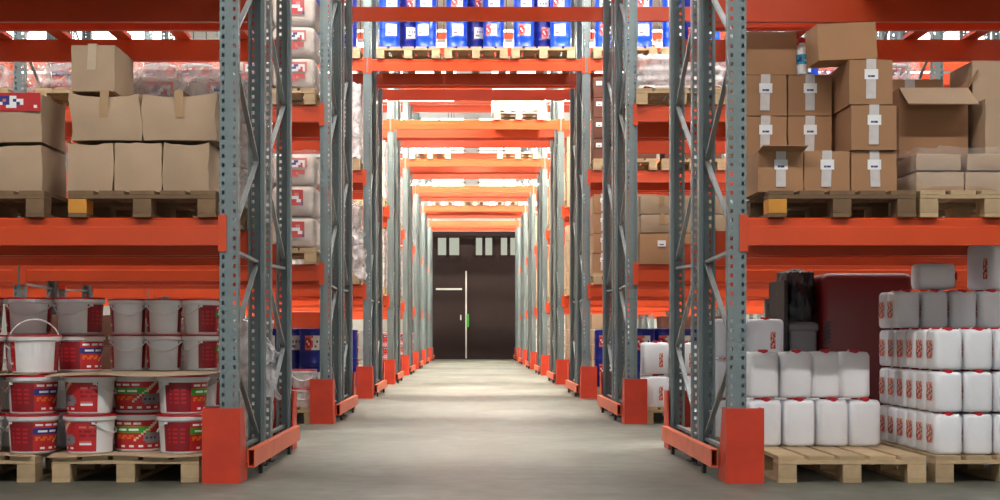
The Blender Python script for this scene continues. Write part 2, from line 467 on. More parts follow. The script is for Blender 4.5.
def film_mesh(w, d, h, seed, m='film', top=True):
    r = random.Random(seed); mb = MB(); rings = []; nz = 10
    for j in range(nz + 1):
        t = j / nz; k = 1.0 + .02 * math.sin(j * 2.1 + seed)
        rg = ring(w * k, d * k, h * t, 7, 48, 0, d / 2)
        rings.append([(x + r.uniform(-.006, .006), y + r.uniform(-.006, .006), z + (r.uniform(-.015, .02) if j in (0, nz) else 0)) for x, y, z in rg])
    if top: rings.append(ring(w * .6, d * .6, h + .012, 7, 48, 0, d / 2))
    n = 48; vs = [p for q in rings for p in q]; fs = []
    for j in range(len(rings) - 1):
        for i in range(n):
            i2 = (i + 1) % n; fs.append((j * n + i, j * n + i2, (j + 1) * n + i2, (j + 1) * n + i))
    if top: fs.append(tuple(range((len(rings) - 1) * n, len(rings) * n)))
    mb.add(vs, fs, m)
    return mb.mesh('stretch_film', True, angle=70)
def film(x, y, z, h, where, seed, m='film', w=.86, d=1.2):
    return inst('stretch_film', film_mesh(w, d, h, seed, m), 'clear wrinkled stretch film round ' + where, 'film', (x, y, z), 0, 'stretch film round pallet loads')

def scrap(pts, w, seed, m='film_dense'):
    """crumpled strip of torn film hanging along a poly-line"""
    r = random.Random(seed); n = 14; P = []
    for i in range(n + 1):
        t = i / n * (len(pts) - 1); k = min(int(t), len(pts) - 2); u = t - k
        P.append(Vector(pts[k]).lerp(Vector(pts[k + 1]), u))
    mb = MB(); vs = []; fs = []; nc = 7
    for i, p in enumerate(P):
        ww = w * (.55 + .6 * r.random())
        for j in range(nc):
            a = (j / (nc - 1) - .5)
            vs.append((p.x + ww * a + r.uniform(-.01, .01), p.y + r.uniform(-.035, .035), p.z + r.uniform(-.015, .015)))
    for i in range(n):
        for j in range(nc - 1): fs.append((i * nc + j, i * nc + j + 1, (i + 1) * nc + j + 1, (i + 1) * nc + j))
    mb.add(vs, fs, m)
    me = mb.mesh('film_scrap', True, angle=80)
    return me

# ------------------------------------------------------------------ THE SETTING
Y0, PITCH, NR = 8.03, 5.30, 8
DEPTH, GAP = 1.10, 0.20
BAY, HX = 2.768, 1.384
LV = [1.44, 2.88, 4.29, 5.72]
POST_H = 6.3
YB = 48.5
XW, YF, ZC = 17.0, -6.0, 8.6
def rowy(k): return Y0 + PITCH * k

struct('floor', MB().box(-XW - .3, XW + .3, YF - .3, YB + .3, -.3, 0, 'concrete_floor'))
struct('wall_left', MB().box(-XW - .3, -XW, YF - .3, YB + .3, 0, ZC, 'wall_paint'))
struct('wall_right', MB().box(XW, XW + .3, YF - .3, YB + .3, 0, ZC, 'wall_paint'))
struct('wall_front', MB().box(-XW, XW, YF - .3, YF, 0, ZC, 'wall_paint'))
wb = MB(); DX0, DX1, DZ = -2.05, 1.75, 4.2
wb.box(-XW, DX0, YB, YB + .3, 0, ZC, 'wall_paint'); wb.box(DX1, XW, YB, YB + .3, 0, ZC, 'wall_paint')
wb.box(DX0, DX1, YB, YB + .3, DZ, ZC, 'wall_paint')
wb.box(DX0, DX1, YB + .2, YB + .3, 0, DZ, 'door_paint')
struct('wall_back', wb)
struct('ceiling', MB().box(-XW - .3, XW + .3, YF - .3, YB + .3, ZC, ZC + .2, 'ceiling_paint'))
# roof lights over each cross aisle
n = 0
sky_y = [(rowy(k) + 2.4 + .45, rowy(k) + PITCH - .45) for k in range(NR - 1)] + [(47.2, 48.2)]
for (a, b) in sky_y:
    for (x0, x1) in ((-13.5, -7.6), (-6.4, -.5), (.5, 6.4), (7.6, 13.5)):
        n += 1
        o = struct('window_%d' % n, MB().box(x0, x1, a, b, ZC - .03, ZC - .005, 'skylight'))
        fr = MB()
        for i in range(5):
            x = x0 + (x1 - x0) * i / 4; fr.box(x - .03, x + .03, a, b, ZC - .06, ZC - .031, 'seal_white')
        for y in (a, b): fr.box(x0, x1, y - .04, y + .04, ZC - .06, ZC - .0, 'seal_white')
        link('window_frame', fr.mesh('skylight_frame'), o)
# unseen glowing gate added behind the camera to brighten the near goods
o = struct('window_%d' % (n + 1), MB().box(-3.2, 3.2, YF + .005, YF + .03, .3, 4.2, 'gate_fill_glow'))
fr = MB()
for x in (-3.2, -1.6, 0, 1.6, 3.2): fr.box(x - .05, x + .05, YF + .031, YF + .08, .3, 4.2, 'seal_white')
for z in (.3, 1.6, 2.9, 4.2): fr.box(-3.25, 3.25, YF + .031, YF + .08, z - .05, z + .05, 'seal_white')
link('window_frame', fr.mesh('added_gate_frame'), o); n += 1
# suspended strip lamps down each cross aisle
LH = MB().box(-.8, .8, -.11, .11, .03, .09, 'seal_white').mesh('lamp_housing', False, .008)
LT = [MB().box(-.78, .78, -.09, .09, 0, .03, m).mesh('lamp_diffuser', False, .006) for m in ('lamp_cool', 'lamp_low', 'lamp')]
for k in range(-1, NR - 1):
    for i, x in enumerate((-6.0, -3.6, -1.2, 1.2, 3.6, 6.0)):
        y, z = (3.3, 6.4) if k < 0 else (Y0 + PITCH * k + 4.35, 5.3)
        t = tag(link('strip_lamp', None, None, (x, y, z)), 'white suspended strip lamp, %s from the left, aisle %s' % (['first', 'second', 'third', 'fourth', 'fifth', 'sixth'][i], 'in front of the nearest rack' if k < 0 else 'behind the %s rack' % ['nearest', 'second', 'third', 'fourth', 'fifth', 'sixth', 'seventh'][k]), 'lamp', 'suspended strip lamps')
        link('housing', LH, t); link('diffuser', LT[0 if k < 0 else 1 if k < 2 else 2], t)
        LW = MB().box(-.006, .006, -.006, .006, .09, ZC - z, 'dark_steel').mesh('lamp_rod')
        link('rod', LW, t, (-.6, 0, 0)); link('rod', LW, t, (.6, 0, 0))
# high windows in the back wall
for i, x in enumerate([-14, -10.8, -7.6, -4.4, -1.55, 1.4, 4.4, 7.6, 10.8, 14]):
    n += 1
    o = struct('window_%d' % n, MB().box(x - 1.25, x + 1.25, YB - .03, YB - .005, 4.75, 7.9, 'daylight_pane'))
    fr = MB()
    for k in range(4): fr.box(x - 1.25 + 2.5 * k / 3 - .03, x - 1.25 + 2.5 * k / 3 + .03, YB - .07, YB - .031, 4.7, 7.95, 'seal_white')
    for z in (4.72, 5.8, 6.85, 7.93): fr.box(x - 1.28, x + 1.28, YB - .07, YB - .0, z - .03, z + .03, 'seal_white')
    link('window_frame', fr.mesh('high_window_frame'), o)

# doors at the end of the aisle: two brown leaves with small panes
def dpx(px): return PX(px, YB)
def dpz(py): return PZ(py, YB)
seam = dpx(467)
for idx, (x0, x1, panes) in enumerate(((DX0, seam - .004, ((437, 447), (448.5, 460))), (seam + .004, DX1, ((475, 483), (484.5, 493), (500, 508), (509.5, 517.5))))):
    mb = MB(); mb.box(x0, x1, YB + .04, YB + .12, 0, DZ, 'door_paint')
    k = x0 + .02
    while k < x1 - .1:
        mb.box(k, min(k + .19, x1 - .01), YB + .025, YB + .045, .1, dpz(260), 'door_paint'); k += .2
    for z in (.05, dpz(259), dpz(234)): mb.box(x0, x1, YB + .01, YB + .05, z - .07, z + .07, 'door_paint')
    d = struct('door_%d' % (idx + 1), mb)
    for (a, b) in panes:
        link('pane', MB().box(dpx(a), dpx(b), YB + .015, YB + .035, dpz(256), dpz(237), 'door_pane').mesh('pane'), d)
        fr = MB(); e = .03
        for xx in (dpx(a), dpx(b)): fr.box(xx - e, xx + e, YB, YB + .04, dpz(256) - e, dpz(237) + e, 'door_paint')
        for zz in (dpz(256), dpz(237)): fr.box(dpx(a) - e, dpx(b) + e, YB, YB + .04, zz - e, zz + e, 'door_paint')
        link('pane_frame', fr.mesh('pane_frame'), d)
    if idx == 0:
        o = link('latch_bar', MB().box(dpx(436), dpx(462), YB - .02, YB + .02, dpz(290) , dpz(288.2), 'seal_white').mesh('latch_bar'), d); o['label'] = 'pale horizontal latch bar'
        link('handle', MB().box(dpx(460.2), dpx(461.4), YB - .04, YB + .02, dpz(320), dpz(315), 'seal_white').mesh('door_handle'), d)
        w = MB().box(x1 - .05, x1 - .0, YB - .02, YB + .03, .03, dpz(271), 'seal_white'); o = link('edge_strip', w.mesh('edge_strip'), d); o['label'] = 'pale vertical seal strip'
    else:
        g = MB().box(x0 - .02, x0 + .06, YB - .06, YB + .02, dpz(327), dpz(314), 'ink_green'); o = link('lock', g.mesh('lock'), d); o['label'] = 'green lock box'

# ------------------------------------------------------------------ RACKS
def post_mesh():
    mb = MB(); pz = .05; n = int(POST_H / pz)
    hw, dp = .05, .075
    xs = [-hw, -.038, -.023, .023, .038, hw]
    ys = [0, .030, .044, dp]
    m = 'galvanised'
    for i in range(n):
        z0 = i * pz; za, zb, z1 = z0 + .014, z0 + .036, z0 + pz
        for k in range(5):
            if k in (1, 3):
                mb.quad((xs[k], 0, z0), (xs[k + 1], 0, z0), (xs[k + 1], 0, za), (xs[k], 0, za), m)
                mb.quad((xs[k], 0, zb), (xs[k + 1], 0, zb), (xs[k + 1], 0, z1), (xs[k], 0, z1), m)
        for sx in (-hw, hw):
            for k in range(3):
                if k == 1:
                    mb.quad((sx, ys[k], z0), (sx, ys[k + 1], z0), (sx, ys[k + 1], za), (sx, ys[k], za), m)
                    mb.quad((sx, ys[k], zb), (sx, ys[k + 1], zb), (sx, ys[k + 1], z1), (sx, ys[k], z1), m)
    H = n * pz
    for k in (0, 2, 4): mb.quad((xs[k], 0, 0), (xs[k + 1], 0, 0), (xs[k + 1], 0, H), (xs[k], 0, H), m)
    for sx in (-hw, hw):
        for k in (0, 2): mb.quad((sx, ys[k], 0), (sx, ys[k + 1], 0), (sx, ys[k + 1], H), (sx, ys[k], H), m)
        s = 1 if sx < 0 else -1
        mb.quad((sx, dp, 0), (sx + s * .022, dp, 0), (sx + s * .022, dp, H), (sx, dp, H), m)
        mb.quad((sx + s * .022, dp, 0), (sx + s * .022, dp + .02, 0), (sx + s * .022, dp + .02, H), (sx + s * .022, dp, H), m)
    me = mb.mesh('rack_post')
    bm = bmesh.new(); bm.from_mesh(me); bmesh.ops.remove_doubles(bm, verts=bm.verts, dist=.0005); bmesh.ops.recalc_face_normals(bm, faces=bm.faces)
    bm.to_mesh(me); bm.free()
    return me
POST = post_mesh()
FOOT = MB().box(-.07, .07, -.03, .11, 0, .006, 'dark_steel').box(-.055, .055, -.004, .0, .006, .09, 'dark_steel').mesh('rack_foot')
def brace_mesh(p, q): return MB().bar(p, q, .027, .018, 'brace_steel').mesh('rack_brace')
ya, yb = .06, DEPTH - .06
BR = []
nodes = [(yb, .20), (ya, .72), (yb, 1.24)]
BR += [((0, ya, .16), (0, yb, .16))]
BR += [((0,) + nodes[0], (0,) + nodes[1]), ((0,) + nodes[1], (0,) + nodes[2])]
BR += [((0, ya, 1.27), (0, yb, 1.25))]
zz = 1.33; side = 0
while zz < 5.9:
    p = (0, ya if side == 0 else yb, zz); q = (0, yb if side == 0 else ya, zz + .54)
    BR.append((p, q)); zz += .54; side = 1 - side
BRM = [brace_mesh(*b) for b in BR]
FRAME = [('post', POST, (0, 0, 0), 0), ('post', POST, (0, DEPTH, 0), math.pi), ('base_plate', FOOT, (0, 0, 0), 0), ('base_plate', FOOT, (0, DEPTH, 0), math.pi)] + [('brace', m) for m in BRM]

def beam_proto(L):
    prof = [(0, 0), (0, .095), (.008, .10), (.008, .138), (.02, .15), (.05, .15), (.05, 0)]
    mb = MB(); k = len(prof)
    vs = [(x, y, z) for x in (0, L) for (y, z) in prof]
    fs = [(i, (i + 1) % k, (i + 1) % k + k, i + k) for i in range(k)] + [tuple(range(k)), tuple(range(2 * k - 1, k - 1, -1))]
    mb.add(vs, fs, 'orange_paint')
    me = mb.mesh('beam_rail')
    bm = bmesh.new(); bm.from_mesh(me); bmesh.ops.recalc_face_normals(bm, faces=bm.faces); bm.to_mesh(me); bm.free()
    c = MB().box(-.044, .002, -.010, -.004, -.035, .165, 'orange_paint').box(-.004, .004, -.004, .048, -.035, .165, 'orange_paint').mesh('beam_connector')
    c2 = MB().box(-.002, .044, -.010, -.004, -.035, .165, 'orange_paint').box(-.004, .004, -.004, .048, -.035, .165, 'orange_paint').mesh('beam_connector')
    return [('rail', me), ('connector', c, (.004, 0, 0)), ('connector', c2, (L - .004, 0, 0))]
BL = BAY - .102
BEAM = beam_proto(BL)

ORD = ['nearest', 'second', 'third', 'fourth', 'fifth', 'sixth', 'seventh', 'farthest']
LVN = ['first-level', 'second-level', 'third-level', 'top-level']
BAYN = {0: 'over the aisle', -1: 'left of aisle', 1: 'right of aisle',
        -2: 'two bays left', 2: 'two bays right'}
FRN = {-1: 'left of the aisle', 1: 'right of the aisle', -2: 'one bay left of the aisle', 2: 'one bay right of the aisle', -3: 'two bays left of the aisle', 3: 'two bays right of the aisle'}
HALF = ['front', 'rear']
def frame_x(s): return math.copysign(HX + (abs(s) - 1) * BAY, s)
for k in range(NR):
    for h in (0, 1):
        y = rowy(k) + h * (DEPTH + GAP)
        for s in ([-2, -1, 1, 2] if k == 0 else [-3, -2, -1, 1, 2, 3]):
            inst('rack_upright', FRAME, 'grey perforated steel frame %s, %s half of the %s rack' % (FRN[s], HALF[h], ORD[k]), 'rack frame',
                 (frame_x(s), y + h * DEPTH, 0), h * math.pi, 'perforated rack frames')
        for b in ([-1, 1] if k == 0 else [-2, -1, 0, 1, 2]):
            for l in range(4):
                if k == 0 and l > 1: continue
                if k == 1 and l > 2: continue
                if b == 0 and (l < 2 or (l == 3 and k > 6)): continue
                if abs(b) == 2 and (l == 3 and k < 4): continue
                x = b * BAY - BL / 2
                for e in (0, 1):
                    # beams hidden behind nearer racks and loads, from the aisle as well as from a step to its side, are left out
                    if abs(b) == 2 and k == 3 and (l > 1 or h == 1): continue
                    if abs(b) == 2 and k > 3 and (h == 1 or e == 1 or l not in (0, 2)): continue
                    if abs(b) == 1 and k > 4 and h == 1 and not (e == 1 and l in (1, 2)): continue
                    if abs(b) == 1 and k > 5 and e == 1 and l != 0 and h == 0: continue
                    if l == 3 and ((k == 2 and e == h) or (k in (5, 6) and h == 1) or (k == 5 and e == 1)): continue
                    if k == 1 and l == 2 and b != 0 and h == 0 and e == 0: continue
                    lab = 'orange %s %s beam %s, %s half of %s rack' % (LVN[l], HALF[e], BAYN[b], HALF[h], ORD[k])
                    if e == 0: inst('rack_beam', BEAM, lab, 'rack beam', (x, y, LV[l] - .15), 0, 'orange rack beams')
                    else: inst('rack_beam', BEAM, lab, 'rack beam', (x + BL, y + DEPTH, LV[l] - .15), math.pi, 'orange rack beams')
# loose support bars on the empty second level of the nearest rack
SUP = MB().box(-.05, .05, .03, DEPTH - .03, 0, .03, 'orange_paint').mesh('support_bar', False, .003)
for b in (-1, 1):
    for i in range(6):
        x = b * BAY + (i - 2.5) * .42 + .05
        inst('support_bar', SUP, 'orange pallet support bar, number %s from the aisle, second level, nearest rack, %s bay' % (['one', 'two', 'three', 'four', 'five', 'six'][5 - i if b < 0 else i], 'left' if b < 0 else 'right'),
             'support bar', (x, rowy(0) + DEPTH + GAP, LV[1] + .001), 0, 'pallet support bars')

# end guards round the feet of each double rack
def guard_proto(s):
    # s = +1: aisle lies towards +x (left-hand racks)
    D = 2 * DEPTH + GAP
    def corner():
        mb = MB(); xo, xi = -.13 * s, .075 * s
        a, b = min(xo, xi), max(xo, xi)
        mb.box(a, b, -.085, -.075, 0, .405, 'guard_paint')
        for (px, d0, d1) in ((xi, .05, .17), (xo, .03, .06)):
            t = .008 if px == b else -.008
            mb.add([(px, -.0755, 0), (px, d1, 0), (px, d1, .06), (px, d0, .405), (px, -.0755, .405)] + [(px - t, -.0755, 0), (px - t, d1, 0), (px - t, d1, .06), (px - t, d0, .405), (px - t, -.0755, .405)],
                   [(0, 1, 2, 3, 4), (9, 8, 7, 6, 5), (0, 5, 6, 1), (1, 6, 7, 2), (2, 7, 8, 3), (3, 8, 9, 4), (4, 9, 5, 0)], 'guard_paint')
        mb.box(a, b, -.075, .0, 0, .006, 'guard_paint')
        return mb.mesh('guard_corner', False)
    c = corner()
    # mirrored corner for the far end
    me2 = c.copy()
    for v in me2.vertices: v.co.y = D - v.co.y
    me2.flip_normals()
    r = MB(); x0, x1 = sorted((.078 * s, .118 * s)); z0, z1 = .065, .165; y0, y1 = .16, D - .10
    t = .005
    r.box(x0, x1, y0, y1, z0, z0 + t, 'rail_paint').box(x0, x1, y0, y1, z1 - t, z1, 'rail_paint')
    r.box(x0, x0 + t, y0, y1, z0 + t, z1 - t, 'rail_paint').box(x1 - t, x1, y0, y1, z0 + t, z1 - t, 'rail_paint')
    br = MB().box(x0 + .01, x1 - .01, 0, .06, 0, z0, 'dark_steel').mesh('guard_rail_foot')
    return [('corner_guard', c), ('corner_guard', me2), ('rail', r.mesh('guard_rail'), (0, 0, 0), 0, [('rail_foot', br, (0, .5, 0)), ('rail_foot', br, (0, D - .56, 0))], 'salmon orange hollow rail')]
GL, GR = guard_proto(1), guard_proto(-1)
for k in range(NR):
    for s in (-1, 1):
        inst('rack_end_guard', GL if s < 0 else GR, 'orange steel end guard at the feet of the %s rack, %s side of aisle' % (ORD[k], 'left' if s < 0 else 'right'), 'rack guard',
             (s * HX, rowy(k), 0), 0, 'orange rack end guards')

# ------------------------------------------------------------------ LOADS
TI = ['bottom', 'second', 'third', 'fourth', 'fifth', 'sixth']
# ---- near left, floor
YP = 8.0
PA, PB = -2.83, -1.94
pallet(PB, YP, 0, 'under the red buckets next to the left orange guard')
pallet(PA, YP, 0, 'under the red buckets at the left edge of the photo')
def bk(proto, x, y, z, rot, lab): inst('bucket', proto, lab, 'bucket', (x, y, z), R(rot), 'buckets stacked at the near left')
z1, z2 = .150, .150 + .2155
# card sheets
def sheet(x, y, z, w, d, lab, seed):
    r = random.Random(seed); mb = MB(); n = 12; vs = []
    for dz in (0, .004):
        for j in range(n + 1):
            for i in range(n + 1):
                u, v = i / n, j / n; e = 1 if j == 0 else 0
                vs.append((-w / 2 + w * u, d * v, dz - (.006 * math.sin(u * 9 + seed) + .004) * e))
    N = (n + 1) ** 2; fs = []
    for j in range(n):
        for i in range(n):
            a = j * (n + 1) + i; fs.append((a, a + n + 1, a + n + 2, a + 1)); fs.append((a + N, a + N + 1, a + N + n + 2, a + N + n + 1))
    for i in range(n):
        fs.append((i, i + 1, i + 1 + N, i + N)); q = n * (n + 1) + i; fs.append((q + 1, q, q + N, q + 1 + N))
        a = i * (n + 1); b = a + n + 1; fs.append((b, a, a + N, b + N)); a += n; b += n; fs.append((a, b, b + N, a + N))
    mb.add(vs, fs, 'cardboard_pale')
    inst('cardboard_sheet', mb.mesh('cardboard_sheet'), lab, 'cardboard sheet', (x, y, z), 0)
sheet(PB, YP - .02, .1455, .84, 1.15, 'pale cardboard sheet between the pallet and the bottom green-banded buckets', 1)
sheet(PA - .02, YP - .02, .1455, .80, 1.15, 'pale cardboard sheet on the pallet at the left edge of the photo', 4)
for t, z in ((0, z1), (1, z2)):
    tw = ['bottom', 'second'][t]
    bk(BG, PX(90, 8.17), 8.17, z, -96 + t * 3, 'red labelled white bucket, left one of the %s tier beside the aisle guard' % tw)
    bk(BG, PX(138, 8.33), 8.33, z, 8 - t * 4, 'green-banded bucket with tool picture, set back in the middle of the %s tier' % tw)
    bk(BG, PX(183, 8.17), 8.17, z, 88 + t * 3, 'green-banded white bucket next to the orange guard, %s tier' % tw)
    bk(BB, PX(33, 8.17), 8.17, z, 76 + t * 3, 'blue-banded red bucket near the left edge, %s tier' % tw)
    bk(BB, PX(-22, 8.17), 8.17, z, -55, 'red bucket cut by the left edge of the photo, %s tier' % tw)
    for i, px in enumerate((122, 168, 212)):
        bk(BG, PX(px, 8.95) - .06, 8.93, z, 180, 'bucket at the back of the %s tier, %s behind the green-banded buckets' % (tw, ['left', 'middle', 'right'][i]))
    for i, px in enumerate((-30, 22, 72)):
        bk(BB, PX(px, 8.7), 8.68, z, 180, 'bucket at the back of the %s tier, %s behind the blue-banded buckets' % (tw, ['left', 'middle', 'right'][i]))
z3 = z2 + .2155 + .006
sheet(PB, YP - .02, z2 + .2165, .86, 1.2, 'curled cardboard sheet on top of the green-banded buckets', 2)
sheet(PA - .02, YP + .02, z2 + .2165, .80, 1.1, 'cardboard sheet on top of the blue-banded buckets', 3)
for t in (0, 1):
    tw = ['third', 'top'][t]
    for i, px in enumerate((128, 164, 201)):
        bk(BW, PX(px, 8.98), 8.98, z3 + t * .2165, (193, 190, 128)[i], 'small plain white bucket, %s of three in the %s tier left of the guard' % (['left', 'middle', 'right'][i], tw))
    for i, px in enumerate((-22, 28, 79)):
        bk(BB, PX(px, 8.62), 8.64, z3 + t * .2155, (40, 195, 160)[i] if t else (90, 180, 75)[i], 'large bucket, %s of three in the %s tier at the left edge' % (['left', 'middle', 'right'][i], tw))
BWF = [p for p in BB if p[0] != 'handle']
hm = MB(); pts = []
for i in range(17):
    a = math.pi * i / 16; pts.append((.14 * math.cos(a), -.01, .18 + .12 * math.sin(a)))
hm.tube(pts, .004, 'white_plastic')
BWF.append(('handle', hm.mesh('raised_handle', True), (0, 0, 0), R(15), [], 'raised white handle'))
bk(BWF, PX(34, 8.24), 8.26, z3, 196, 'white bucket with raised handle standing in front of the left edge stack')
bk(BB, PX(-22, 8.24), 8.26, z3, 172, 'white bucket cut by the left edge, beside the one with raised handle')

# ---- near left, first level: cartons
yb_, zl = 8.0, LV[0]
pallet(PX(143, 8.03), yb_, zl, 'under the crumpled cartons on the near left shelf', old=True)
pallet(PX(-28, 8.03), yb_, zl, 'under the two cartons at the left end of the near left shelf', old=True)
zp = zl + .146
def carton(px0, px1, y, z, h, lab, d=.47, cat='carton', rot=0, kind='cardboard_box', **kw):
    x0, x1 = PX(px0, y), PX(px1, y); w = abs(x1 - x0)
    rz = rot if isinstance(rot, tuple) else R(rot)
    return inst(kind, carton_proto(w - .004, d, h - .002, **kw), lab, 'cardboard box', ((x0 + x1) / 2, y + d / 2, z), rz, kw.get('group'))
h1, h2, h3 = .284, .272, .262
for i, (a, b) in enumerate(((67, 113), (114, 162), (163, 209))):
    carton(a, b, 8.1, zp, h1, 'crumpled cardboard box, %s of three at the bottom of near left shelf' % ['left', 'middle', 'right'][i], seed=10 + i, sag=(.012, .003, .012)[i], crush=.012, m='cardboard_pale', bulge=.014)
carton(70, 141, 8.1, zp + h1, h2, 'wide cardboard box under the single top box, near left shelf', seed=14, sag=0.022, crush=.012, m='cardboard_pale', bulge=.016, tape='tape_brown')
carton(143, 218, 8.1, zp + h1, h2, 'wide cardboard box beside the grey post, second tier on near left shelf', seed=15, sag=0.018, crush=.012, m='cardboard_pale', bulge=.016, tape='tape_brown', rot=-1.5)
carton(71, 115, 8.12, zp + h1 + h2, h3, 'single cardboard box standing on top of the near left stack', seed=16, m='cardboard_pale', tape='tape_pale', bulge=.008, d=.45)
carton(-42, 42, 8.1, zp, h1 - .01, 'lower cardboard box at the left edge of the near left shelf', seed=17, sag=0.012, crush=.012, m='cardboard_pale', bulge=.014)
RT = ["RRRRRRRRRRRRRRRRRRRRRRRR", "RRRRRRRRRRRRBBBWWRRRRRRR", "RRRRRRRRRRRRBPBWBWWRRRRR", "RRRRRRRRRRRRWBBWWBWRRRRR", "RRRRRRRRRRRPRRWWWRRRRRWR", "RRRRRRRRRRRRRRRRRRRRRRRR"]
carton(-42, 42, 8.1, zp + h1 - .01, h2 + .005, 'cardboard box with red printed strip at the left edge, upper tier', seed=18, sag=0.01, crush=.012, m='cardboard_pale', bulge=.012, print_art=(RT, .455, .10, .218))

# ---- near right, first level: taped cartons
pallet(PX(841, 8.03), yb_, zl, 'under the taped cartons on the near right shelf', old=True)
pallet(PX(992, 8.03), yb_, zl, 'under the film-wrapped cartons at the right end of the shelf')
kw = dict(tape='tape', label=True, bulge=.003)
r1 = .228
lb = carton(757, 803, 8.1, zp, r1, 'taped cardboard box with lifted flap, left in bottom tier of near right shelf', seed=21, rot=1, **kw)
carton(804, 850, 8.1, zp, r1, 'taped cardboard box, middle in bottom tier of near right shelf', seed=22, **kw)
carton(851, 897, 8.1, zp, r1, 'taped cardboard box, right in bottom tier of near right shelf', seed=23, **kw)
fl = MB().box(-.124, .124, -.11, 0, -.003, .003, 'cardboard').mesh('carton_flap')
link('flap', fl, lb, (0, -.235, r1 - .004), (R(-9), 0, R(1)))
carton(851, 897, 8.08, zp + r1, .25, 'taped cardboard box, right column, second tier of near right shelf', seed=24, **kw)
carton(849, 893, 8.08, zp + r1 + .25, .25, 'taped cardboard box, right column, third tier under the tilted box', seed=25, **kw)
for t in (0, 1):
    carton(744, 787, 8.4, zp + r1 + t * .236, .236, 'taped cardboard box beside the grey post, %s tier of near right shelf' % TI[t + 1], seed=26 + t, **kw)
    carton(788, 832, 8.4, zp + r1 + t * .236, .236, 'taped cardboard box, middle column, %s tier of near right shelf' % TI[t + 1], seed=28 + t, **kw)
ztop = zp + r1 + .472
carton(744, 797, 8.42, ztop, .25, 'plain cardboard box on top, left of the white bottle', seed=30, bulge=.003)
tb = carton(817, 877, 8.12, zp + r1 + .5 + .004, .205, 'tilted plain cardboard box on top, right of the white bottle', seed=31, bulge=.003, rot=(0, R(-3), R(3)), d=.24)
# bottle
bt = MB(); bt.lathe([(.028, 0), (.034, .004), (.034, .15), (.030, .165), (.016, .178), (.015, .185)], 20, 'white_plastic')
bl = art_round('bottle_label', .0352, .0352, .045, .115, 200, ["CCCCCCCC", "CCBCCCWC", "CBBCWCCC", "CCCCCWCC", "WWWWWWWW"])
bc = MB(); bc.lathe([(.020, .183), (.020, .210), (.016, .215)], 16, 'red_plastic')
inst('bottle', [('body', bt.mesh('bottle_body', True)), ('label', bl), ('cap', bc.mesh('bottle_cap', True), (0, 0, 0), 0, [], 'red bottle cap')],
     'white plastic bottle with blue label and red cap standing on the cartons', 'bottle', (PX(802, 8.44), 8.44, ztop), R(10))
# open carton with hanging flap
def open_carton(w, d, h):
    t = .006; mb = MB()
    mb.box(-w / 2, w / 2, 0, t, 0, h, 'cardboard').box(-w / 2, w / 2, d - t, d, 0, h, 'cardboard')
    mb.box(-w / 2, -w / 2 + t, t, d - t, 0, h, 'cardboard').box(w / 2 - t, w / 2, t, d - t, 0, h, 'cardboard').box(-w / 2, w / 2, 0, d, 0, t, 'cardboard')
    f1 = MB().box(-w / 2, w / 2, -.22, 0, -.003, .003, 'cardboard_pale').mesh('flap')
    f2 = MB().box(-w / 2, w / 2, -.003, .003, 0, .13, 'cardboard').mesh('flap')
    f3 = MB().box(-.003, .003, 0, d, 0, .12, 'cardboard').mesh('flap')
    tp = MB().box(-.03, .03, -.005, -.0035, 0, .13, 'tape').mesh('tape')
    return [('body', mb.mesh('open_carton_body')), ('front_flap', f1, (0, 0, h), (R(33), 0, 0)), ('back_flap', f2, (0, d, h), (R(-6), 0, 0), [('tape', tp)]),
            ('side_flap', f3, (w / 2, 0, h), (0, R(30), 0))]
yo = 8.46
xo = (PX(899, yo) + PX(968, yo)) / 2; wo = PX(968, yo) - PX(899, yo)
zs = zp + .225
# row of cartons under the open one
carton(905, 962, 8.5, zp, .222, 'cardboard box holding up the open box, behind the wrapped cartons', seed=40, d=.45)
carton(963, 1030, 8.5, zp, .222, 'cardboard box at the right end, behind the wrapped cartons', seed=41, d=.45)
inst('open_cardboard_box', open_carton(wo, .45, .405), 'open cardboard box with its front flap hanging out, near right shelf', 'cardboard box', (xo, yo, zs), R(0))
carton(985, 1040, 8.28, zs - .002, .325, 'pale cardboard box at the right edge beside the open box', seed=42, m='cardboard_pale', d=.5, rot=0)
carton(972, 1040, 8.48, zs + .324, .25, 'pale cardboard box on top at the right edge of the photo', seed=43, m='cardboard_pale', d=.4)
for i, (a, b) in enumerate(((916, 964), (965, 1020))):
    carton(a, b, 8.06, zp, .115, 'flat film-wrapped cardboard box, lower %s one on the right end pallet' % ['left', 'right'][i], seed=44 + i, m='cardboard_pale', d=.42, bulge=.012)
    carton(a + 2 * i, b - 3, 8.06, zp + .115, .10, 'flat film-wrapped cardboard box, upper %s one on the right end pallet' % ['left', 'right'][i], seed=46 + i, m='cardboard_pale', d=.42, bulge=.012)
film(PX(970, 8.05), 8.035, zp + .01, .22, 'the flat cartons at the right end', 3, 'film_thin', w=.62, d=.47)

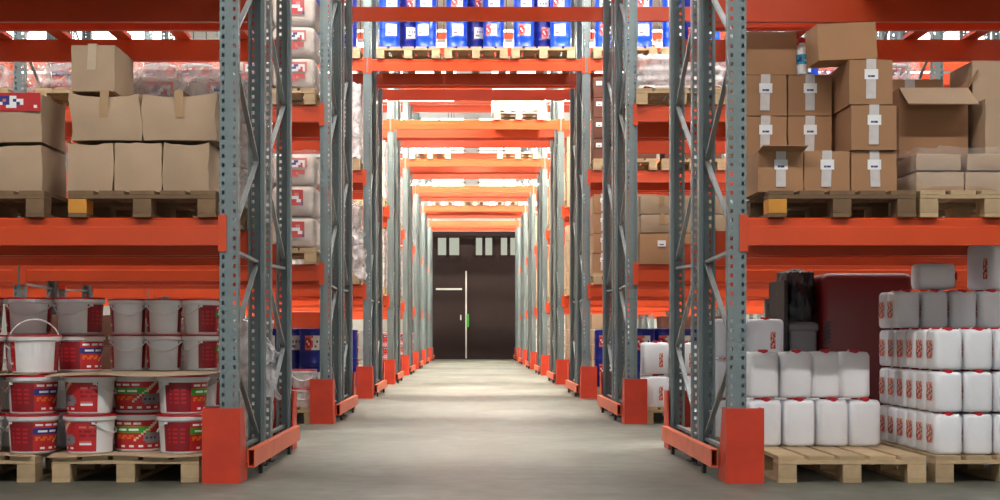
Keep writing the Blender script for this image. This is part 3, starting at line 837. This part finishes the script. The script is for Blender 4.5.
# ---- near right, floor: canisters
XP1 = PX(850, 8.03); XP2 = PX(1001, 8.03) + .015
pallet(XP1, 7.98, 0, 'under the plain white canisters next to the right orange guard')
pallet(XP2 + .02, 8.0, 0, 'under the labelled canisters at the right edge')
zj = .146
for t in (0, 1):
    y = 8.66
    for i in range(4):
        px = (767, 800.5, 834, 866.5)[i] if t == 0 else (764, 797.5, 826, 855.5)[i]
        yy = y + (.0 if t == 0 else .01) + (0.03 if t and i == 2 else 0)
        x = PX(px, yy)
        if t == 1 and i == 2: x += .005
        inst('canister', JUG, 'plain white canister, %s of four in the %s tier beside the right guard' % (['leftmost', 'second', 'third', 'rightmost'][i], ['lower', 'upper'][t]), 'canister',
             (x, yy + .1, zj + t * .2845), R(rnd.uniform(-2, 2)), 'plain white canisters')
        if t == 0:
            inst('canister', JUG, 'plain white canister at the back of the lower tier, %s of four, right floor pallet' % ['leftmost', 'second', 'third', 'rightmost'][i], 'canister',
                 (PX(px, yy), yy + .1 + .21, zj), 0, 'plain white canisters')
xj = PX(935, 8.06) + .08
for t in range(4):
    for j in range(6):
        for i in range(4):
            if i and j in (2, 3): continue
            if t == 3 and j < 4: continue
            y = 8.06 + .094 + j * .19; x = xj + i * .1655
            if t == 3: y += .01; x += i * .004
            where = ['front row', 'second row', 'third row', 'fourth row', 'fifth row', 'back row'][j]
            inst('canister', JUGL, 'labelled white canister, %s, %s column, %s tier, right edge stack' % (where, ['left', 'second', 'third', 'fourth'][i], ['bottom', 'second', 'third', 'top'][t]), 'canister',
                 (x, y, zj + t * .2322), R(rnd.uniform(-1.5, 1.5)), 'labelled white canisters')
zt_ = zj + 4 * .2322
inst('canister', JUGL, 'white canister lying on its side on top of the right edge stack', 'canister', (PX(920, 8.9), 9.0, zt_ + .082), (0, R(90), 0), 'labelled white canisters')
inst('canister', JUGM, 'large white canister standing on top at the right edge', 'canister', (PX(999, 8.9), 9.02, zt_), R(-60), 'labelled white canisters')

# ---- machine behind the canisters (rear half of nearest rack, right)
def rounded(w, d, h, m, r=.06, name='panel'):
    mb = MB().box(-w / 2, w / 2, 0, d, 0, h, m); me = mb.mesh(name)
    bm = bmesh.new(); bm.from_mesh(me); bmesh.ops.recalc_face_normals(bm, faces=bm.faces)
    bmesh.ops.bevel(bm, geom=list(bm.edges), offset=r, segments=4, affect='EDGES', profile=.5); bm.to_mesh(me); bm.free()
    me.polygons.foreach_set('use_smooth', [True] * len(me.polygons)); return me
ym = 9.7
xm0, xm1 = PX(822, ym), PX(914, ym); zm = PZ(273, ym)
v = MB()
for i in range(6): v.box(-.004, .004, .0, .05, 0, .012, 'black_plastic', Matrix.Translation((0, .02, .035 * i)) @ Matrix.Rotation(R(-35), 4, 'X'))
fr = MB()
for i in range(6): fr.box(0, .055, -.003, .003, -.006, .006, 'black_plastic', Matrix.Translation((0, 0, .026 * i)) @ Matrix.Rotation(R(-38), 4, 'Y'))
inst('machine_cabinet', [('cover', rounded(xm1 - xm0, .55, zm - .12, 'machine_red', .05, 'machine_cover'), (0, 0, .12)), ('base', MB().box(-(xm1 - xm0) / 2 + .04, (xm1 - xm0) / 2 - .04, .04, .5, 0, .13, 'dark_steel').mesh('machine_base')),
     ('vent', fr.mesh('machine_vent'), (-(xm1 - xm0) / 2 + .01, -.004, PZ(346, ym)))],
     'dark red rounded machine cover with side vents behind the white canisters', 'machine', ((xm0 + xm1) / 2, ym, 0))
# black wrapped roll / bag and grey crate left of it
xb0, xb1 = PX(787, 9.75), PX(818, 9.75)
gb = PZ(322, 9.75); pt = .1455
inst('plastic_crate', [('body', rounded(xb1 - xb0 - .02, .4, gb - pt, 'grey_plastic', .02, 'crate_body')), ('rim', rounded(xb1 - xb0, .42, .05, 'grey_plastic', .012, 'crate_rim'), (0, -.01, gb - pt - .06))],
     'grey plastic crate left of the dark red machine, under the black bag', 'crate', ((xb0 + xb1) / 2 + .005, 9.75, pt))
bag = soft_box(xb1 - xb0 - .04, .34, PZ(267, 9.75) - gb, 'black_plastic', 55, .035, 9, .045)
inst('plastic_bag', bag, 'crumpled black plastic bag on the grey crate beside the red machine', 'bag', ((xb0 + xb1) / 2 - .005, 9.95, gb + .002))
inst('board', MB().box(-.012, .012, 0, .5, 0, PZ(280, 9.7) - pt, 'dark_steel').mesh('black_board', False, .004), 'thin black upright board left of the grey crate', 'board', (PX(786, 9.7), 9.7, pt))

# ---- generic pallet loads
def cartons(x, y, z, nx, nz, w, h, d, where, seed, m='cardboard', y_off=.03, far=False, tape='tape_brown', label=False, pal=True, ny=1, tx=0.0, cols=None):
    if pal: pallet(x, y, z, 'under ' + where, far); z += .146
    pr = [carton_proto(w - .006, d, h - .002, m=m, seed=seed + q, tape=None if far else tape, label=label, bulge=.008, tx=tx) for q in range(2)]
    for t in range(nz):
        for i in range(cols or nx):
            inst('cardboard_box', pr[(t + i) % 2], 'cardboard box, column %s, %s tier of %s' % (['one', 'two', 'three'][i], TI[t] if t < nz - 1 or nz == 1 else 'top', where), 'cardboard box',
                 (x + (i - (nx - 1) / 2) * w, y + y_off + d / 2, z + t * h), R(rnd.uniform(-1, 1)), 'cartons further down the racks')
def bales(x, y, z, nz, where, cols=2, far=False, first=0):
    pallet(x, y, z, 'under ' + where, far); z += .146
    for t in range(nz):
        for i in range(first, cols):
            inst('bale', BALES[(t // 2 + (0 if 'level two' in where else 1)) % 2], 'beige bale with red print, %s, %s tier of %s' % (['left', 'right'][i], TI[t] if t < nz - 1 else 'top', where), 'bale',
                 (x + (i - .5) * .40, y + .31, z + t * .287), R(rnd.uniform(-2, 2)), 'printed paper bales')
def drums(x, y, z, nz, where, protos=DRUM, far=False, wide=2, lone=False):
    pallet(x, y, z, 'under ' + where, far); z += .146
    for t in range(nz):
        for j, (dx, dy) in enumerate(((-.245, .15), (.225, .15), (0, .35))[:3]):
            p = protos[(0, 1, 2)[j] if (t + len(where)) % 2 else (1, 0, 3)[j]]
            inst('drum', p, 'blue drum, %s, %s tier of %s' % (['front left', 'front right', 'middle behind'][j], ['lower', 'upper', 'top'][t], where), 'drum',
                 (x + dx, y + dy, z + t * .3605), R((8, -6, 14)[j] + rnd.uniform(-14, 14)), 'blue drums')
def buckets(x, y, z, nz, where, proto, nx=2, pitch=.29, hh=.2405, far=False, ny=1, pal=True):
    if pal: pallet(x, y, z, 'under ' + where, far); z += .146
    for t in range(nz):
        for j in range(ny):
            for i in range(nx):
                inst('bucket', proto, 'red lidded bucket, %s%s, %s tier of %s' % (['left', 'middle', 'right'][i] if nx == 3 else ['left', 'right'][i], ' front' if ny > 1 and j == 0 else (' back' if ny > 1 else ''), TI[t] if t < nz - 1 or nz == 1 else 'top', where), 'bucket',
                     (x + (i - (nx - 1) / 2) * pitch, y + .17 + j * .3, z + t * hh), R(rnd.uniform(-25, 25)), 'buckets further back')
def inner(side, k, which=0, half=0): return side * (HX + .07 + .42 + which * .86), rowy(k) - .04 + half * (DEPTH + GAP)

# full second level of the nearest rack, front half (the inner right position is empty)
for side, w_ in ((-1, 0), (-1, 1), (-1, 2), (1, 1), (1, 2)):
    x, y = inner(side, 0, w_)
    cartons(x, y, LV[1], 2, 3, .40, .33, .95, 'nearest rack, level two, %s, %s pallet' % ('left' if side < 0 else 'right', ['inner', 'middle', 'outer'][w_]), 130, 'cardboard', far=True)
# nearest rack, rear half
x, y = inner(-1, 0, 0, 1)
buckets(x, y, 0, 3, 'wrapped stack behind the left guard', BUCKET_FAR, nx=2, pitch=.33)
film(x, y, .15, .74, 'the stack behind the nearest left guard', 5, 'film_dense')
bales(x, y, LV[0], 3, 'nearest rack rear, left, level one')
film(x, y, LV[0] + .15, .87, 'bales behind the left cartons', 6, 'film')
x, y = inner(1, 0, 0, 1)
pallet(x - .03, y, 0, 'under the wrapped canisters behind the right guard')
for t in range(3):
    for i in range(2):
        inst('canister', JUGS, 'large labelled canister, %s one in tier %s behind the nearest right frame' % (['left', 'right'][i], ['one', 'two', 'three'][t]), 'canister', ((PX(729, y + .05), PX(766, y + .05))[i], y + .16, .146 + t * .2562), 0, 'large canisters behind the frames')
# second rack
x, y = inner(-1, 1, 0)
bales(x, y, LV[0], 3, 'second rack, left, level one'); film(x, y, LV[0] + .15, .88, 'bales on level one, second rack, left', 7, 'film_thin')
bales(x, y, LV[1], 3, 'second rack, left, level two'); film(x, y, LV[1] + .15, .88, 'bales on level two, second rack, left', 8, 'film_thin')
for w_ in (1, 2):
    x, y = inner(-1, 1, w_)
    buckets(x, y, LV[1], 1, 'second rack, level two, left bay, pallet %s' % ['', 'middle', 'far'][w_], BUCKET_FAR, nx=2, pitch=.33, ny=2)
    film(x, y, LV[1] + .15, .36, 'buckets on level two, second rack, %s pallet' % ['', 'middle', 'left'][w_], 10 + w_, 'film')
x, y = inner(-2.0, 1, 0); 
x = -(HX + BAY + .49)
buckets(x, y, LV[1], 1, 'second rack, level two, outer left bay', BUCKET_FAR, nx=2, pitch=.33, ny=1); film(x, y, LV[1] + .15, .36, 'buckets in the outer left bay', 13, 'film')
x, y = inner(-1, 1, 0)
pallet(x, y, 0, 'under the pink white buckets beside the second left guard')
for t in range(2):
    for i in range(3):
        inst('bucket', BM, 'small white bucket with red lid, %s in %s tier, second left rack floor' % (['left', 'middle', 'right'][i], ['lower', 'upper'][t]), 'bucket', (x - .22 + i * .25, y + .16, .146 + t * .1705), R(180), 'small buckets on the second left rack floor')
for w_ in (1, 2):
    x, y = inner(-1, 1, w_)
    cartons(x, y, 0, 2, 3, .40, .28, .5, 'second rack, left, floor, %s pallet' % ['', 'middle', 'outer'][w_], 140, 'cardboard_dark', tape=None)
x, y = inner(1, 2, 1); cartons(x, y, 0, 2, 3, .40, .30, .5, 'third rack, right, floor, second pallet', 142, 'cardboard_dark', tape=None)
for i, xx in enumerate((-.87, 0, .87)):  # unseen carton pallets added above the view to shade the beam behind
    cartons(xx, rowy(1) - .04, LV[2], 2, 3, .40, .30, .95, 'added shading load over the aisle, second rack, %s' % ['left', 'middle', 'right'][i], 144, 'cardboard', far=True)
x, y = inner(-1, 1, 0, 1)
drums(x, y, 0, 2, 'second rack, left, floor', [DRUM[2], DRUM[3], DRUM[2], DRUM[3]])
inst('steel_bin', [('body', rounded(1.0, .8, 1.0, 'bin_orange', .02, 'bin_body'), (0, 0, .12)), ('foot', MB().box(-.45, -.35, .05, .75, 0, .13, 'dark_steel').mesh('bin_foot')), ('foot', MB().box(.35, .45, .05, .75, 0, .13, 'dark_steel').mesh('bin_foot'))],
     'plain orange steel bin behind the blue floor drums, left of aisle', 'bin', (PX(300, 19.98), 19.98, 0))
x, y = inner(1, 1, 0)
xr = PX(652, 13.35)
cartons(x - .02, y, LV[0], 2, 1, .40, .285, .5, 'second rack, right, level one, lower layer', 60, 'cardboard', tape=None, label=True, pal=False)
cartons(x - .02, y, LV[0] + .286, 2, 2, .39, .17, .5, 'second rack, right, level one, upper layer', 62, 'cardboard_pale', tape='tape_brown', pal=False)
buckets(x - .05, y, LV[1], 1, 'second rack, right, level two', BUCKET_FAR, nx=2, pitch=.33, ny=2)
film(x - .05, y, LV[1] + .15, .30, 'buckets on level two, second rack, right', 9, 'film_dense')
x, y = inner(1, 1, 0)
pallet(x, y, 0, 'under the greenish canisters beside the second right guard')
for t in range(2):
    for i in range(3):
        inst('canister', JUGM, 'large white canister, %s of three, %s tier, second right rack floor' % (['left', 'middle', 'right'][i], ['lower', 'upper'][t]), 'canister', (x - .27 + i * .27, y + .15, .146 + t * .301), 0, 'large white canisters')
x, y = inner(1, 1, 0, 1); drums(x, y, 0, 2, 'second rack, right, floor', [DRUM[2], DRUM[3], DRUM[2], DRUM[3]])
x, y = inner(1, 1, 1); drums(x, y, LV[1], 1, 'second rack, right, level two, outer pallet')
for w_ in (2,):
    x, y = inner(1, 1, w_)
    buckets(x, y, LV[1], 1, 'second rack, level two, right bay, pallet %s' % ['', 'middle', 'far'][w_], BUCKET_FAR, nx=2, pitch=.33, ny=2)
    film(x, y, LV[1] + .15, .36, 'buckets on level two, second rack right, %s pallet' % ['', 'middle', 'far'][w_], 14 + w_, 'film')
# third rack
yk = rowy(2) - .04
for i, px in enumerate((408, 476, 543.5)):
    drums(PX(px, yk), yk, LV[2], 2, 'drum pallet over the aisle, %s of three' % ['left', 'middle', 'right'][i], [DRUM[0], DRUM[(0, 1, 1)[i]], DRUM[2], DRUM[3]])
x, y = inner(1, 2, 0); drums(x, y, LV[2], 2, 'third rack, right, level three'); 
x2, _ = inner(1, 2, 1); drums(x2, y, LV[2], 2, 'third rack, right, level three, outer pallet')
x2, _ = inner(1, 2, 2); drums(x2, y, LV[2], 2, 'third rack, right, level three, far pallet')
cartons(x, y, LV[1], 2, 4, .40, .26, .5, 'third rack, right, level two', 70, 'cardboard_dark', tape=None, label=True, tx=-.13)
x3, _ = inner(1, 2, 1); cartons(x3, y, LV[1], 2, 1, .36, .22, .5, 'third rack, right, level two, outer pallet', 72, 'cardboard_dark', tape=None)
cartons(x, y, LV[0], 2, 4, .40, .25, .5, 'third rack, right, level one', 74, 'cardboard', tape='tape', label=True, tx=-.08)
drums(x, y, 0, 2, 'third rack, right, floor', [DRUM[3], DRUM[3], DRUM[2], DRUM[3]])
x, y = inner(-1, 2, 0); drums(x, y, LV[2], 2, 'third rack, left, level three', [DRUM[2], DRUM[2], DRUM[2], DRUM[3]])
bales(x, y, LV[1], 3, 'third rack, left, level two'); film(x, y, LV[1] + .15, .95, 'bales on level two, third rack, left', 20, 'film_dense')
bales(x, y, LV[0], 3, 'third rack, left, level one'); film(x, y, LV[0] + .15, .9, 'bales on level one, third rack, left', 21, 'film')
drums(x, y, 0, 2, 'third rack, left, floor', [DRUM[2], DRUM[2], DRUM[2], DRUM[3]])
# racks four to eight
for k in range(3, 8):
    far = True
    for s in (-1, 1):
        sd = 'left' if s < 0 else 'right'
        x, y = inner(s, k, 0)
        W = '%s rack, %s, ' % (ORD[k], sd)
        if s < 0:
            bales(x, y, LV[1], 3, W + 'level two', far=True, first=int(k > 3)); film(x, y, LV[1] + .15, .92, 'bales on level two, %s rack, left' % ORD[k], 30 + k, 'film_dense')
            bales(x, y, LV[0], 3, W + 'level one', far=True, first=int(k > 3)); film(x, y, LV[0] + .15, .92, 'bales on level one, %s rack, left' % ORD[k], 40 + k, 'film_dense')
            buckets(x, y, 0, 3, W + 'floor', BUCKET_FAR, nx=2, pitch=.34, far=True)
        else:
            cartons(x, y, LV[1], 2, 4, .40, .25, .5, W + 'level two', 80 + k, 'cardboard_pale', far=True, cols=1 if k > 3 else 2)
            cartons(x, y, LV[0], 2, 4, .40, .25, .5, W + 'level one', 90 + k, 'cardboard_pale', far=True, cols=1 if k > 3 else 2)
            if k in (4, 6):
                cartons(x, y, 0, 2, 4, .40, .25, .5, W + 'floor', 100 + k, 'cardboard_pale', far=True); film(x, y, .15, 1.05, 'cartons on the floor, %s rack, right' % ORD[k], 50 + k, 'film_dense')
            else: cartons(x, y, 0, 2, 4, .40, .25, .5, W + 'floor', 100 + k, 'cardboard_pale', far=True, cols=1 if k > 3 else 2)
# loads over the aisle further back
yk = rowy(3) - .04
xx = PX(519, yk); cartons(xx, yk, LV[2], 2, 2, .40, .2, .5, 'over the aisle on the fourth rack', 120, 'cardboard_pale', far=True); film(xx, yk, LV[2] + .15, .46, 'cartons over the aisle, fourth rack', 60, 'film_dense')
yk = rowy(4) - .04
xx = PX(430, yk); pallet(xx, yk, LV[2], 'under the white rolls over the aisle, fifth rack', True)
roll = MB().lathe([(.055, 0), (.06, .01), (.06, .27), (.055, .28), (.02, .28)], 16, 'white_plastic').mesh('paper_roll', True)
for i in range(6): inst('paper_roll', roll, 'white upright roll, %s of six over the aisle, fifth rack' % ['first', 'second', 'third', 'fourth', 'fifth', 'sixth'][i], 'roll', (xx - .33 + i * .132, yk + .08, LV[2] + .146), 0, 'white rolls over the aisle')
xx = PX(518, yk); pallet(xx, yk, LV[2], 'empty, over the aisle on the fifth rack, right side', True)
yk = rowy(6) - .04
for i, px in enumerate((443, 475, 507)): pallet(PX(px, yk), yk, LV[2], 'empty, over the aisle on the seventh rack, %s of three' % ['left', 'middle', 'right'][i], True)

# torn film hanging on the frames
y = 9.2
inst('film_scrap', scrap([(PX(262, y), y, PZ(338, y)), (PX(273, y), y - .02, PZ(352, y)), (PX(268, y), y, PZ(372, y)), (PX(275, y), y, PZ(398, y))], .085, 3), 'torn white film scrap tied to the nearest left frame', 'film', (0, 0, 0))
y = 18.58
inst('film_scrap', scrap([(PX(359, y), y, PZ(232, y)), (PX(359, y), y - .02, PZ(250, y)), (PX(361, y), y, PZ(279, y))], .17, 5), 'white film hanging from the third left rack above the first beam', 'film', (0, 0, 0))

# ------------------------------------------------------------------ world, camera, colour
w = bpy.data.worlds.new('World'); bpy.context.scene.world = w; w.use_nodes = True
w.node_tree.nodes['Background'].inputs[0].default_value = (.8, .9, 1, 1); w.node_tree.nodes['Background'].inputs[1].default_value = .3
cd = bpy.data.cameras.new('Camera'); cam = bpy.data.objects.new('Camera', cd); C.objects.link(cam)
cam.location = (CX, 0, CZ); cam.rotation_euler = (R(90), 0, 0)
cd.sensor_width = 36; cd.lens = F * 36 / 1000
cd.shift_x = (500 - 472) / 1000; cd.shift_y = (335 - 250) / 1000
cd.clip_end = 200
sc = bpy.context.scene; sc.camera = cam
sc.view_settings.view_transform = 'Standard'; sc.view_settings.look = 'None'; sc.view_settings.gamma = 1; sc.view_settings.use_curve_mapping = False
sc.view_settings.exposure = -0.65
sc.cycles.max_bounces = 8; sc.cycles.transparent_max_bounces = 16
